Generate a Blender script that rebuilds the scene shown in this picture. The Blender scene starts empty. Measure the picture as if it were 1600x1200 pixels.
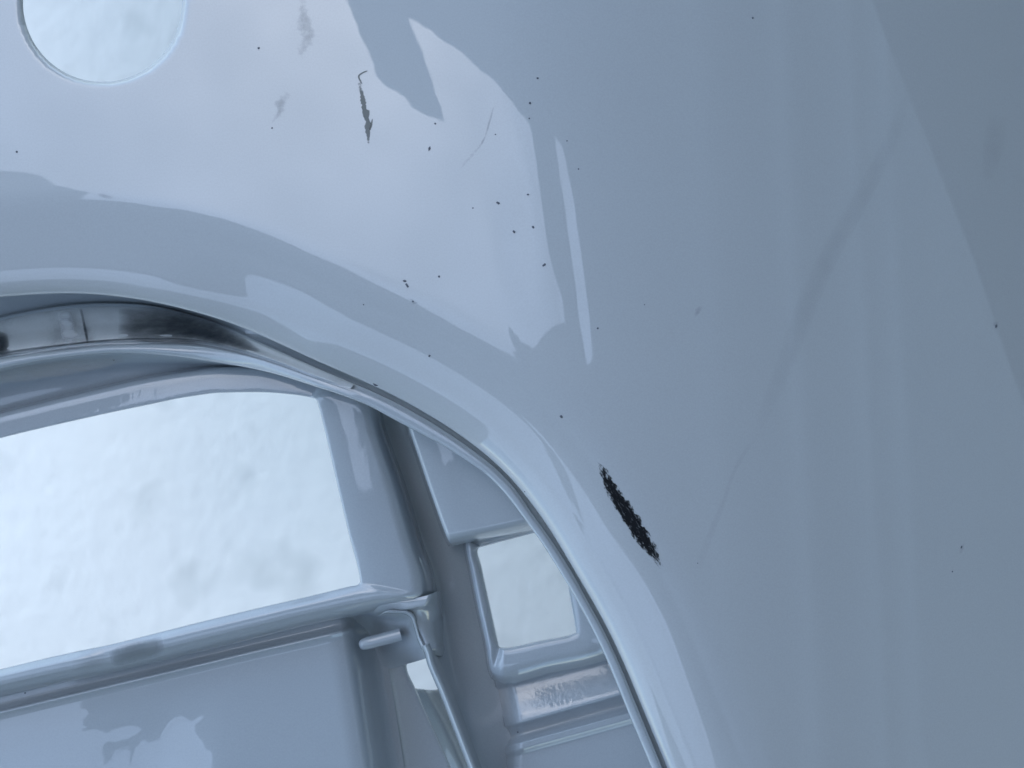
import bpy, bmesh, math, random
import numpy as np
from mathutils import Vector

random.seed(4)
rng = np.random.default_rng(7)
scene = bpy.context.scene
col = scene.collection
R = math.radians

# ------------------------------------------------------------------ camera
# millimetre frame of the bumper: x right, y up the picture, z towards the sky;
# the bumper's flat face lies at z = 0, HB above the snow.
HB = 0.42                      # metres, bumper face above the snow
D = 450.0                      # mm, camera above the bumper face
PX = 0.25                      # mm per photo pixel on the bumper face


def P(px, py, z):
    """photo pixel + height over the bumper face (mm) -> metres"""
    k = PX * (D - z) / D
    return ((px - 800.0) * k / 1000.0, (600.0 - py) * k / 1000.0, HB + z / 1000.0)


cam_d = bpy.data.cameras.new('camera')
cam = bpy.data.objects.new('camera', cam_d)
col.objects.link(cam)
cam.location = (0, 0, HB + D / 1000.0)
cam.rotation_euler = (0, 0, 0)
cam_d.sensor_width = 36.0
cam_d.lens = 36.0 * D / 400.0
cam_d.clip_start = 0.01
cam_d.clip_end = 500.0
cam_d.dof.use_dof = True
cam_d.dof.focus_distance = (D + 12) / 1000.0
cam_d.dof.aperture_fstop = 32.0
scene.camera = cam

# ------------------------------------------------------------------ world + sun
SUN_EL, SUN_AZ = 66.0, 335.0          # degrees; azimuth clockwise from +Y
world = bpy.data.worlds.new("World")
scene.world = world
world.use_nodes = True
nt = world.node_tree
nt.nodes.clear()
wo = nt.nodes.new('ShaderNodeOutputWorld')
bg = nt.nodes.new('ShaderNodeBackground')
sky = nt.nodes.new('ShaderNodeTexSky')
sky.sky_type = 'NISHITA'
sky.sun_disc = False
sky.sun_elevation = R(SUN_EL)
sky.sun_rotation = R(SUN_AZ)
sky.air_density = 1.0
sky.dust_density = 0.5
sky.ozone_density = 0.0
bg.inputs['Strength'].default_value = 0.15
# thin uneven cloud
wtc = nt.nodes.new('ShaderNodeTexCoord')
wn = nt.nodes.new('ShaderNodeTexNoise')
wn.inputs['Scale'].default_value = 9.0
wn.inputs['Detail'].default_value = 5.0
nt.links.new(wtc.outputs['Generated'], wn.inputs['Vector'])
wr = nt.nodes.new('ShaderNodeMapRange')
wr.inputs['From Min'].default_value = 0.3
wr.inputs['From Max'].default_value = 0.7
wr.inputs['To Min'].default_value = 0.72
wr.inputs['To Max'].default_value = 1.28
nt.links.new(wn.outputs['Fac'], wr.inputs['Value'])
wm = nt.nodes.new('ShaderNodeMix')
wm.data_type = 'RGBA'
wm.blend_type = 'MULTIPLY'
wm.inputs['Factor'].default_value = 1.0
nt.links.new(sky.outputs[0], wm.inputs['A'])
wt = nt.nodes.new('ShaderNodeMix')
wt.data_type = 'RGBA'
wt.blend_type = 'MULTIPLY'
wt.inputs['Factor'].default_value = 1.0
wt.inputs['A'].default_value = (1.0, 1.03, 1.0, 1)
nt.links.new(wr.outputs[0], wt.inputs['B'])
nt.links.new(wt.outputs['Result'], wm.inputs['B'])
nt.links.new(wm.outputs['Result'], bg.inputs['Color'])
nt.links.new(bg.outputs[0], wo.inputs['Surface'])

sd = bpy.data.lights.new('sun', 'SUN')
sun = bpy.data.objects.new('sun', sd)
col.objects.link(sun)
sd.energy = 0.5
sd.angle = R(150)
sd.color = (1.0, 0.995, 0.96)
_a = R(SUN_AZ)
_v = Vector((math.sin(_a) * math.cos(R(SUN_EL)), math.cos(_a) * math.cos(R(SUN_EL)), math.sin(R(SUN_EL))))
sun.rotation_euler = _v.to_track_quat('Z', 'Y').to_euler()

scene.view_settings.view_transform = 'Standard'
scene.view_settings.look = 'None'
scene.view_settings.exposure = 1.57
scene.view_settings.gamma = 1.0
scene.render.engine = 'CYCLES'
scene.cycles.use_denoising = True
scene.cycles.max_bounces = 10
scene.cycles.diffuse_bounces = 5
scene.cycles.glossy_bounces = 5

# ------------------------------------------------------------------ materials


def new_mat(name):
    m = bpy.data.materials.new(name)
    m.use_nodes = True
    n = m.node_tree.nodes
    b = n['Principled BSDF']
    return m, n, m.node_tree.links, b


def coords(n, l, scale=(1, 1, 1)):
    tc = n.new('ShaderNodeTexCoord')
    mp = n.new('ShaderNodeMapping')
    mp.inputs['Scale'].default_value = scale
    l.new(tc.outputs['Object'], mp.inputs['Vector'])
    return mp.outputs['Vector']


def paint(name, base, rough=0.45, coat=1.0, coat_rough=0.0, ior=1.5, coat_ior=1.6, bump=0.004, bscale=900.0,
          dirt=0.0, dirt_col=(0.16, 0.17, 0.17), grime_scale=60.0, wave=0.0, wave_scale=40.0, wave_stretch=(1, 1, 1)):
    m, n, l, b = new_mat(name)
    vec = coords(n, l)
    ns = n.new('ShaderNodeTexNoise')
    ns.inputs['Scale'].default_value = 9.0
    ns.inputs['Detail'].default_value = 3.0
    l.new(vec, ns.inputs['Vector'])
    mix = n.new('ShaderNodeMix')
    mix.data_type = 'RGBA'
    mix.inputs['A'].default_value = (*[c * 0.975 for c in base], 1)
    mix.inputs['B'].default_value = (*[min(1, c * 1.025) for c in base], 1)
    l.new(ns.outputs['Fac'], mix.inputs['Factor'])
    # fine dust and road film
    fd = n.new('ShaderNodeTexNoise'); fd.inputs['Scale'].default_value = 1500.0; fd.inputs['Detail'].default_value = 2.0
    l.new(vec, fd.inputs['Vector'])
    fm = n.new('ShaderNodeMapRange'); fm.inputs['From Min'].default_value = 0.3; fm.inputs['From Max'].default_value = 0.7
    fm.inputs['To Min'].default_value = 0.965; fm.inputs['To Max'].default_value = 1.035
    l.new(fd.outputs['Fac'], fm.inputs['Value'])
    fx = n.new('ShaderNodeMix'); fx.data_type = 'RGBA'; fx.blend_type = 'MULTIPLY'; fx.inputs['Factor'].default_value = 1.0
    l.new(mix.outputs['Result'], fx.inputs['A']); l.new(fm.outputs[0], fx.inputs['B'])
    out = fx.outputs['Result']
    if dirt > 0:
        g = n.new('ShaderNodeTexNoise')
        g.inputs['Scale'].default_value = grime_scale
        g.inputs['Detail'].default_value = 6.0
        g.inputs['Roughness'].default_value = 0.65
        l.new(vec, g.inputs['Vector'])
        mr = n.new('ShaderNodeMapRange')
        mr.inputs['From Min'].default_value = 0.48
        mr.inputs['From Max'].default_value = 0.72
        mr.inputs['To Max'].default_value = dirt
        l.new(g.outputs['Fac'], mr.inputs['Value'])
        m2 = n.new('ShaderNodeMix')
        m2.data_type = 'RGBA'
        m2.inputs['B'].default_value = (*dirt_col, 1)
        l.new(mr.outputs['Result'], m2.inputs['Factor'])
        l.new(out, m2.inputs['A'])
        out = m2.outputs['Result']
    l.new(out, b.inputs['Base Color'])
    b.inputs['Roughness'].default_value = rough
    b.inputs['IOR'].default_value = ior
    b.inputs['Coat Weight'].default_value = coat
    b.inputs['Coat IOR'].default_value = coat_ior
    b.inputs['Coat Roughness'].default_value = coat_rough
    nb = n.new('ShaderNodeTexNoise')
    nb.inputs['Scale'].default_value = bscale
    nb.inputs['Detail'].default_value = 2.0
    l.new(vec, nb.inputs['Vector'])
    bp = n.new('ShaderNodeBump')
    bp.inputs['Strength'].default_value = 1.0
    bp.inputs['Distance'].default_value = bump / 1000.0
    l.new(nb.outputs['Fac'], bp.inputs['Height'])
    last = bp
    if wave > 0:
        nw = n.new('ShaderNodeTexNoise')
        nw.inputs['Scale'].default_value = wave_scale
        nw.inputs['Detail'].default_value = 4.0
        l.new(coords(n, l, wave_stretch), nw.inputs['Vector'])
        bw = n.new('ShaderNodeBump')
        bw.inputs['Strength'].default_value = 1.0
        bw.inputs['Distance'].default_value = wave / 1000.0
        l.new(nw.outputs['Fac'], bw.inputs['Height'])
        l.new(bp.outputs['Normal'], bw.inputs['Normal'])
        last = bw
    l.new(last.outputs['Normal'], b.inputs['Normal'])
    l.new(last.outputs['Normal'], b.inputs['Coat Normal'])
    return m


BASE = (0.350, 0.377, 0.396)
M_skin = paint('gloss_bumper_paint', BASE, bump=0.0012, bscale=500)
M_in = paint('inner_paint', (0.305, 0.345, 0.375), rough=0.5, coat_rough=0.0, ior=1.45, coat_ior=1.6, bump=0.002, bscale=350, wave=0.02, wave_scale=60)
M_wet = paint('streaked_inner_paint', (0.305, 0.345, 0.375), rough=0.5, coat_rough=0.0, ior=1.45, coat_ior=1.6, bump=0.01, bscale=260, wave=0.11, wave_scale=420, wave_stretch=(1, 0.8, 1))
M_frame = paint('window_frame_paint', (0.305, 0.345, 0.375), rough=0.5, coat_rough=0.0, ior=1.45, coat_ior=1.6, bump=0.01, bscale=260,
                wave=0.10, wave_scale=130, wave_stretch=(1.3, 0.3, 1))
M_bare = paint('dusty_channel_plastic', (0.40, 0.43, 0.44), rough=0.42, coat=0.35, coat_rough=0.2, bump=0.03, bscale=300,
               dirt=0.55, dirt_col=(0.035, 0.045, 0.055), grime_scale=45)


def decal_mat(name, color, alpha, scale=400.0, lo=0.35, hi=0.6, rough=0.6, edge=True, stretch=(1, 1, 1), along=None):
    """thin film of dirt, bare plastic or painted-in reflection whose cover breaks up with noise and thins at its borders (UV y)"""
    m, n, l, b = new_mat(name)
    vec = coords(n, l, stretch)
    g = n.new('ShaderNodeTexNoise')
    g.inputs['Scale'].default_value = scale
    g.inputs['Detail'].default_value = 5.0
    g.inputs['Roughness'].default_value = 0.6
    l.new(vec, g.inputs['Vector'])
    uv = n.new('ShaderNodeUVMap')
    sp = n.new('ShaderNodeSeparateXYZ')
    l.new(uv.outputs['UV'], sp.inputs['Vector'])
    if along:                                   # noise drawn out along the mark
        am = n.new('ShaderNodeMapping')
        am.inputs['Scale'].default_value = (along[0], along[1], 1)
        am.inputs['Rotation'].default_value = (0, 0, along[2])
        l.new(uv.outputs['UV'], am.inputs['Vector'])
        l.new(am.outputs['Vector'], g.inputs['Vector'])
        g.inputs['Scale'].default_value = 1.0

    def mth(op, a, bb=None, clamp=False):
        q = n.new('ShaderNodeMath')
        q.operation = op
        q.use_clamp = clamp
        for i, v in enumerate((a, bb)):
            if v is None:
                continue
            if isinstance(v, (int, float)):
                q.inputs[i].default_value = v
            else:
                l.new(v, q.inputs[i])
        return q.outputs[0]
    # 4 v (1-v) and 4 u (1-u): soft towards all four borders
    vv = mth('MULTIPLY', mth('MULTIPLY', sp.outputs['Y'], mth('SUBTRACT', 1.0, sp.outputs['Y'])), 4.0)
    uu = mth('MULTIPLY', mth('MULTIPLY', sp.outputs['X'], mth('SUBTRACT', 1.0, sp.outputs['X'])), 4.0)
    uu = mth('POWER', uu, 0.5)
    vv = mth('POWER', vv, 0.6)
    w = mth('MULTIPLY', uu, vv)
    tot = mth('ADD', g.outputs['Fac'], mth('MULTIPLY', mth('SUBTRACT', w, 0.5), 0.55)) if edge else g.outputs['Fac']
    mr = n.new('ShaderNodeMapRange')
    mr.inputs['From Min'].default_value = lo
    mr.inputs['From Max'].default_value = hi
    mr.inputs['To Max'].default_value = alpha
    l.new(tot, mr.inputs['Value'])
    l.new(mth('MULTIPLY', mr.outputs['Result'], mth('POWER', w, 0.3)), b.inputs['Alpha'])
    b.inputs['Base Color'].default_value = (*color, 1)
    b.inputs['Roughness'].default_value = rough
    return m


M_scuff = decal_mat('black_scuffed_plastic', (0.004, 0.005, 0.007), 1.0, scale=420, lo=0.46, hi=0.60, rough=0.8, along=(22, 6, 0.35))
M_scuff.node_tree.nodes['Principled BSDF'].inputs['Specular IOR Level'].default_value = 0.15
_n = M_scuff.node_tree.nodes; _l = M_scuff.node_tree.links
_g = _n.new('ShaderNodeTexNoise'); _g.inputs['Scale'].default_value = 1.0; _g.inputs['Detail'].default_value = 4.0
_m = _n.new('ShaderNodeMapping'); _m.inputs['Scale'].default_value = (18, 9, 1); _m.inputs['Rotation'].default_value = (0, 0, -0.5)
_u = _n.new('ShaderNodeUVMap'); _l.new(_u.outputs[0], _m.inputs['Vector']); _l.new(_m.outputs[0], _g.inputs['Vector'])
_r = _n.new('ShaderNodeValToRGB'); _l.new(_g.outputs['Fac'], _r.inputs[0])
_r.color_ramp.elements[0].position = 0.58; _r.color_ramp.elements[0].color = (.005, .006, .008, 1)
_r.color_ramp.elements[1].position = 0.72; _r.color_ramp.elements[1].color = (.09, .095, .10, 1)
_l.new(_r.outputs[0], _n['Principled BSDF'].inputs['Base Color'])
M_scratch = decal_mat('bare_grey_scratch', (0.12, 0.13, 0.125), 0.75, scale=500, lo=0.36, hi=0.55, rough=0.5)
M_crease_smudge = decal_mat('faint_grey_crease_smudge', (0.06, 0.07, 0.08), 0.065, scale=120, lo=0.1, hi=1.0, rough=0.5)  # paints the dark reflection along a crease; also tints one smudge
M_smear2 = decal_mat('greasy_grey_smudge', (0.10, 0.12, 0.13), 0.20, scale=420, lo=0.5, hi=0.85, rough=0.6)
M_pale_film = decal_mat('pale_channel_film', (0.55, 0.58, 0.60), 0.7, scale=130, lo=0.35, hi=0.7, rough=0.9, stretch=(0.5, 2.5, 1))  # broken-up pale film over part of the channel strip
M_dark_film = decal_mat('dark_channel_film', (0.012, 0.018, 0.024), 0.92, scale=110, lo=0.1, hi=0.85, rough=0.35, stretch=(0.6, 1.6, 1))  # dark film on the channel strip, thinning at its borders
M_grime = decal_mat('olive_grime_film', (0.07, 0.085, 0.085), 0.45, scale=90, lo=0.1, hi=0.6, rough=0.6, stretch=(2.0, 0.4, 1))
M_dust2 = decal_mat('tan_dust_film', (0.36, 0.34, 0.31), 0.42, scale=120, lo=0.3, hi=0.7, rough=0.9, stretch=(0.5, 2.5, 1))
M_speck = new_mat('dark_dirt')[0]
M_speck.node_tree.nodes['Principled BSDF'].inputs['Base Color'].default_value = (0.07, 0.08, 0.10, 1)
M_speck.node_tree.nodes['Principled BSDF'].inputs['Roughness'].default_value = 0.8

# snow
M_snow, n, l, b = new_mat('trodden_snow')
vec = coords(n, l)
g = n.new('ShaderNodeTexNoise'); g.inputs['Scale'].default_value = 17.0; g.inputs['Detail'].default_value = 2.0
g.inputs['Roughness'].default_value = 0.6
l.new(vec, g.inputs['Vector'])
mr = n.new('ShaderNodeMapRange')
mr.inputs['From Min'].default_value = 0.56; mr.inputs['From Max'].default_value = 0.80
l.new(g.outputs['Fac'], mr.inputs['Value'])
mx = n.new('ShaderNodeMix'); mx.data_type = 'RGBA'
mx.inputs['A'].default_value = (0.82, 0.80, 0.745, 1)
mx.inputs['B'].default_value = (0.65, 0.645, 0.60, 1)
l.new(mr.outputs['Result'], mx.inputs['Factor'])
l.new(mx.outputs['Result'], b.inputs['Base Color'])
b.inputs['Roughness'].default_value = 0.8
b.inputs['Specular IOR Level'].default_value = 0.2
nb = n.new('ShaderNodeTexNoise'); nb.inputs['Scale'].default_value = 60.0; nb.inputs['Detail'].default_value = 1.5
l.new(vec, nb.inputs['Vector'])
bp = n.new('ShaderNodeBump'); bp.inputs['Distance'].default_value = 0.001
l.new(nb.outputs['Fac'], bp.inputs['Height'])
l.new(bp.outputs['Normal'], b.inputs['Normal'])

# ------------------------------------------------------------------ helpers


def tag(o, label=None, cat=None, group=None, kind=None):
    if label: o['label'] = label
    if cat: o['category'] = cat
    if group: o['group'] = group
    if kind: o['kind'] = kind
    return o


def pchip(x, y, xn):
    """monotone cubic through (x, y); y may have trailing dims"""
    x = np.asarray(x, float); y = np.asarray(y, float)
    h = np.diff(x)
    sh = (-1,) + (1,) * (y.ndim - 1)
    d = np.diff(y, axis=0) / h.reshape(sh)
    m = np.zeros_like(y)
    if len(x) > 2:
        w1 = (2 * h[1:] + h[:-1]).reshape(sh); w2 = (h[1:] + 2 * h[:-1]).reshape(sh)
        a, bb = d[:-1], d[1:]
        with np.errstate(divide='ignore', invalid='ignore'):
            mm = (w1 + w2) / (w1 / a + w2 / bb)
        m[1:-1] = np.where(a * bb > 0, mm, 0.0)
    m[0] = d[0]; m[-1] = d[-1]
    i = np.clip(np.searchsorted(x, xn, side='right') - 1, 0, len(x) - 2)
    t = ((xn - x[i]) / h[i]).reshape(sh)
    hh = h[i].reshape(sh)
    return (y[i] * (1 + 2 * t) * (1 - t) ** 2 + m[i] * hh * t * (1 - t) ** 2
            + y[i + 1] * t * t * (3 - 2 * t) + m[i + 1] * hh * t * t * (t - 1))


def cat(x, y, xn):
    """C1 cubic (Catmull-Rom, non uniform)"""
    x = np.asarray(x, float); y = np.asarray(y, float)
    h = np.diff(x); sh = (-1,) + (1,) * (y.ndim - 1)
    d = np.diff(y, axis=0) / h.reshape(sh)
    m = np.zeros_like(y)
    m[0] = d[0]; m[-1] = d[-1]
    if len(x) > 2:
        hl = h[:-1].reshape(sh); hr = h[1:].reshape(sh)
        m[1:-1] = (d[:-1] * hr + d[1:] * hl) / (hl + hr)
    i = np.clip(np.searchsorted(x, xn, side='right') - 1, 0, len(x) - 2)
    t = ((xn - x[i]) / h[i]).reshape(sh); hh = h[i].reshape(sh)
    return (y[i] * (1 + 2 * t) * (1 - t) ** 2 + m[i] * hh * t * (1 - t) ** 2
            + y[i + 1] * t * t * (3 - 2 * t) + m[i + 1] * hh * t * t * (t - 1))


def mesh_grid(name, pts, mat, parent=None, thick=0.0, flip=False, uv=False, closed=False):
    """pts: (n, m, 3) world metres"""
    nn, mm = pts.shape[:2]
    v = pts.reshape(-1, 3)
    ii, jj = np.meshgrid(np.arange(nn - 1), np.arange(mm - 1), indexing='ij')
    a = (ii * mm + jj).ravel()
    f = np.stack([a, a + mm, a + mm + 1, a + 1], 1)
    # orientation: up on average
    p0, p1, p3 = v[f[:, 0]], v[f[:, 1]], v[f[:, 3]]
    nz = np.cross(p1 - p0, p3 - p0)[:, 2].sum()
    if (nz < 0) != flip:
        f = f[:, ::-1]
    return make_mesh(name, v, f, mat, parent, thick, uvs=(nn, mm) if uv else None)


def make_mesh(name, v, f, mat, parent=None, thick=0.0, uvs=None):
    me = bpy.data.meshes.new(name)
    me.vertices.add(len(v)); me.vertices.foreach_set('co', np.ascontiguousarray(v, dtype=np.float32).ravel())
    me.loops.add(f.size); me.loops.foreach_set('vertex_index', f.astype(np.int32).ravel())
    me.polygons.add(len(f))
    me.polygons.foreach_set('loop_start', np.arange(0, f.size, 4, dtype=np.int32))
    me.polygons.foreach_set('loop_total', np.full(len(f), 4, dtype=np.int32))
    me.polygons.foreach_set('use_smooth', np.ones(len(f), dtype=bool))
    if uvs:
        nn, mm = uvs
        lay = me.uv_layers.new(name='UVMap')
        idx = f.ravel()
        u = (idx // mm) / (nn - 1); w = (idx % mm) / (mm - 1)
        lay.data.foreach_set('uv', np.stack([u, w], 1).astype(np.float32).ravel())
    me.update(calc_edges=True)
    me.materials.append(mat)
    o = bpy.data.objects.new(name, me)
    col.objects.link(o)
    if parent: o.parent = parent
    if thick:
        md = o.modifiers.new('thickness', 'SOLIDIFY')
        md.thickness = thick / 1000.0
        md.offset = -1
    return o


def PP(a):
    """(...,3) px,py,z -> world"""
    a = np.asarray(a, float)
    k = PX * (D - a[..., 2]) / D
    return np.stack([(a[..., 0] - 800) * k / 1000, (600 - a[..., 1]) * k / 1000, HB + a[..., 2] / 1000], -1)


def loft(name, stations, mat, parent=None, nu=120, nv=60, thick=2.0, su=True, sv=True, noise=0.0, nsc=40.0, uv=False, fillet=None):
    """stations: list of cross-sections, each the same number of (px,py,z). su/sv: smooth along / across."""
    S = np.asarray(stations, float)
    n_, m_ = S.shape[:2]
    mid = S.mean(1)
    u = np.concatenate([[0], np.cumsum(np.linalg.norm(np.diff(mid, axis=0), axis=1) + 1e-6)])
    un = np.unique(np.concatenate([np.linspace(0, u[-1], nu), u]))
    fu = pchip if su == 'm' else cat
    A = (fu if su else lin)(u, S, un)
    ww = np.linalg.norm(np.diff(S, axis=1), axis=2).mean(0) + 1e-6
    w = np.concatenate([[0], np.cumsum(ww)])
    wn = np.unique(np.concatenate([np.linspace(0, w[-1], nv), w]))
    B = (pchip if sv else lin)(w, np.swapaxes(A, 0, 1), wn)
    B = np.swapaxes(B, 0, 1)
    if noise:
        B[..., 2] += noise * wob(B[..., 0], B[..., 1], nsc)
    return mesh_grid(name, PP(B), mat, parent, thick, uv=uv)


def lin(x, y, xn):
    x = np.asarray(x, float); y = np.asarray(y, float)
    i = np.clip(np.searchsorted(x, xn, side='right') - 1, 0, len(x) - 2)
    sh = (-1,) + (1,) * (y.ndim - 1)
    t = ((xn - x[i]) / (x[i + 1] - x[i])).reshape(sh)
    return y[i] * (1 - t) + y[i + 1] * t


_ph = rng.uniform(0, 6.28, (24, 2)); _dr = rng.uniform(0, 6.28, 24); _fr = rng.uniform(0.6, 1.8, 24)


def wob(x, y, sc):
    r = np.zeros_like(x)
    for i in range(24):
        r = r + np.sin((x * math.cos(_dr[i]) + y * math.sin(_dr[i])) * _fr[i] / sc + _ph[i, 0])
    return r / 24 ** 0.5


# ------------------------------------------------------------------ the outer skin
A_PTS = np.array([(-330, 552), (-160, 500), (-60, 471), (0, 464), (50, 460), (101, 458), (169, 461), (236, 471), (304, 487), (371, 508),
                  (439, 538), (506, 569), (560, 592), (592, 606), (631, 626), (682, 655), (716, 677), (747, 700), (776, 724),
                  (804, 752), (841, 801), (860, 827), (894, 886), (925, 937), (947, 977), (970, 1025), (997, 1090),
                  (1042, 1200), (1110, 1370), (1170, 1520)], float)


def arch_curve(nt_):
    c = np.concatenate([[0], np.cumsum(np.linalg.norm(np.diff(A_PTS, axis=0), axis=1))])
    dense = np.linspace(0, c[-1], 900)
    q = cat(c, A_PTS, dense)
    # smooth: the edge is one clean sweep
    k = np.hanning(71); k /= k.sum()
    pad = 35
    qe = np.concatenate([2 * q[0] - q[pad:0:-1], q, 2 * q[-1] - q[-2:-pad - 2:-1]])
    q = np.stack([np.convolve(qe[:, i], k, 'valid') for i in range(2)], 1)
    c = np.concatenate([[0], np.cumsum(np.linalg.norm(np.diff(q, axis=0), axis=1))])
    tt = np.linspace(0, c[-1], nt_)
    q = lin(c, q, tt)
    d = np.gradient(q, axis=0)
    k = np.hanning(41); k /= k.sum()
    de = np.concatenate([np.repeat(d[:1], 20, 0), d, np.repeat(d[-1:], 20, 0)])
    d = np.stack([np.convolve(de[:, i], k, 'valid') for i in range(2)], 1)
    d /= np.linalg.norm(d, axis=1, keepdims=True)
    nrm = np.stack([d[:, 1], -d[:, 0]], 1)      # outward (up / right in picture)
    return q, nrm


def sstep(a, b, x):
    t = np.clip((x - a) / (b - a), 0, 1)
    return t * t * (3 - 2 * t)


def z_panel(px, py):
    w = px - 0.06 * (py - 600) - 790
    w = 0.5 * (w + np.sqrt(w * w + 60.0 ** 2)) - 5          # soft start of the turn
    z = -0.25 * (0.66 / 820) * w * w / 2
    lin_ = -0.25 * (0.66 / 820) * (1100 ** 2 / 2 + 1100 * (w - 1100))
    z = np.where(w > 1100, lin_, z)
    z = z - 8e-8 * np.clip(w - 300, 0, 900) ** 3
    # far left and top fall away a little beyond the picture
    z = z - 0.25 * 0.35 * np.maximum(-py - 250, 0) ** 2 / 700 - 0.25 * 0.35 * np.maximum(-px - 150, 0) ** 2 / 500
    return z


# flange profile: slope dz/ds (mm per px) as function of s, integrated from the shoulder inwards
def flange_z(s, px):
    left = 1 - sstep(230, 480, px)
    ss = np.linspace(0, 260, 521)
    def integ(slope):
        z = np.concatenate([[0], np.cumsum(0.5 * (slope[1:] + slope[:-1]) * np.diff(ss))])
        return z - z[-1]
    def prof(pts):
        a = np.array(pts, float)
        return pchip(a[:, 0], a[:, 1], ss) * 0.25
    # tan of the tilt towards the opening
    sm = prof([(0, 1.9), (5, 1.2), (14, 0.75), (30, 0.50), (45, 0.37), (75, 0.33), (90, 0.24), (108, 0.14), (118, 0.22), (130, 0.15), (150, 0.06), (175, 0.0), (260, 0)])
    sl = prof([(0, 1.9), (5, 1.1), (14, 0.62), (30, 0.33), (50, 0.19), (80, 0.16), (125, 0.14), (150, 0.08), (170, 0.0), (260, 0)])
    zm = np.interp(s, ss, integ(sm)); zl = np.interp(s, ss, integ(sl))
    return zm * (1 - left) + zl * left


HOLE = (160.0, 4.0, 124.0)


def build_skin(parent):
    q, nr = arch_curve(620)
    s = np.concatenate([np.arange(0, 24, 1.0), np.arange(24, 180, 2.0), np.arange(180, 640, 3.0), np.arange(640, 1100, 6), np.arange(1110, 1600, 30)])
    X = q[:, None, 0] + nr[:, None, 0] * s[None]
    Y = q[:, None, 1] + nr[:, None, 1] * s[None]
    Z = z_panel(X, Y) + flange_z(np.broadcast_to(s, X.shape), X)
    Z += 0.0030 * wob(X, Y, 22.0) + 0.012 * wob(X, Y, 70.0)
    # faint moulded lines on the flange
    S_ = np.broadcast_to(s, X.shape)
    g1 = sstep(610, 660, X) * (1 - sstep(800, 870, X)) + 0
    Z += 0.05 * g1 * np.exp(-((S_ - 110) / 3.0) ** 2)
    g2 = sstep(860, 960, X)
    Z += 0.10 * g2 * np.exp(-((S_ - 40) / 3.5) ** 2)
    # ripples left of the turn, pulled along the moulding direction
    rip = np.exp(-((X - 800) / 70.0) ** 2) * np.exp(-((Y - 380) / 150.0) ** 2)
    Z += 0.07 * rip * np.sin((X + 0.25 * (0 - Y)) / 13.0 + 0.6 * np.sin(Y / 60.0))
    cx, cy, r = HOLE
    dx, dy = X - cx, Y - cy
    rr = np.hypot(dx, dy)
    keep_v = rr >= r + 0.6
    kf_ = keep_v[:-1, :-1] & keep_v[1:, :-1] & keep_v[:-1, 1:] & keep_v[1:, 1:]
    pad = np.ones((X.shape[0] + 1, X.shape[1] + 1), bool); pad[1:-1, 1:-1] = kf_
    edge_v = ~(pad[:-1, :-1] & pad[1:, :-1] & pad[:-1, 1:] & pad[1:, 1:]) & keep_v
    X = np.where(edge_v, cx + dx / rr * r, X); Y = np.where(edge_v, cy + dy / rr * r, Y)
    rr = np.hypot(X - cx, Y - cy)
    fil = np.clip((r + 11 - rr) / 11, 0, 1)
    Z -= 1.0 * (1 - np.sqrt(np.clip(1 - fil ** 2, 0, 1)))
    pts = PP(np.stack([X, Y, Z], -1))
    nn, mm = X.shape
    ii, jj = np.meshgrid(np.arange(nn - 1), np.arange(mm - 1), indexing='ij')
    a = (ii * mm + jj).ravel()
    f = np.stack([a, a + mm, a + mm + 1, a + 1], 1)
    kf = keep_v.ravel()[f].all(1)
    f = f[kf]
    v = pts.reshape(-1, 3)
    used = np.zeros(len(v), bool); used[f.ravel()] = True
    mp = np.cumsum(used) - 1
    v = v[used]; f = mp[f]
    p0, p1, p3 = v[f[:, 0]], v[f[:, 1]], v[f[:, 3]]
    if np.cross(p1 - p0, p3 - p0)[:, 2].sum() < 0:
        f = f[:, ::-1]
    o = make_mesh('outer_skin', v, f, M_skin, parent, 2.4)
    return o


def skin_z(px, py):
    """height of the skin's top at a picture position (arrays)"""
    q, nr = arch_curve(620)
    px = np.atleast_1d(np.asarray(px, float)); py = np.atleast_1d(np.asarray(py, float))
    d = np.hypot(px[:, None] - q[None, :, 0], py[:, None] - q[None, :, 1])
    i = d.argmin(1)
    s = (px - q[i, 0]) * nr[i, 0] + (py - q[i, 1]) * nr[i, 1]
    z = z_panel(px, py) + flange_z(s, px)
    return z + 0.0030 * wob(px, py, 22.0) + 0.012 * wob(px, py, 70.0)


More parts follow.
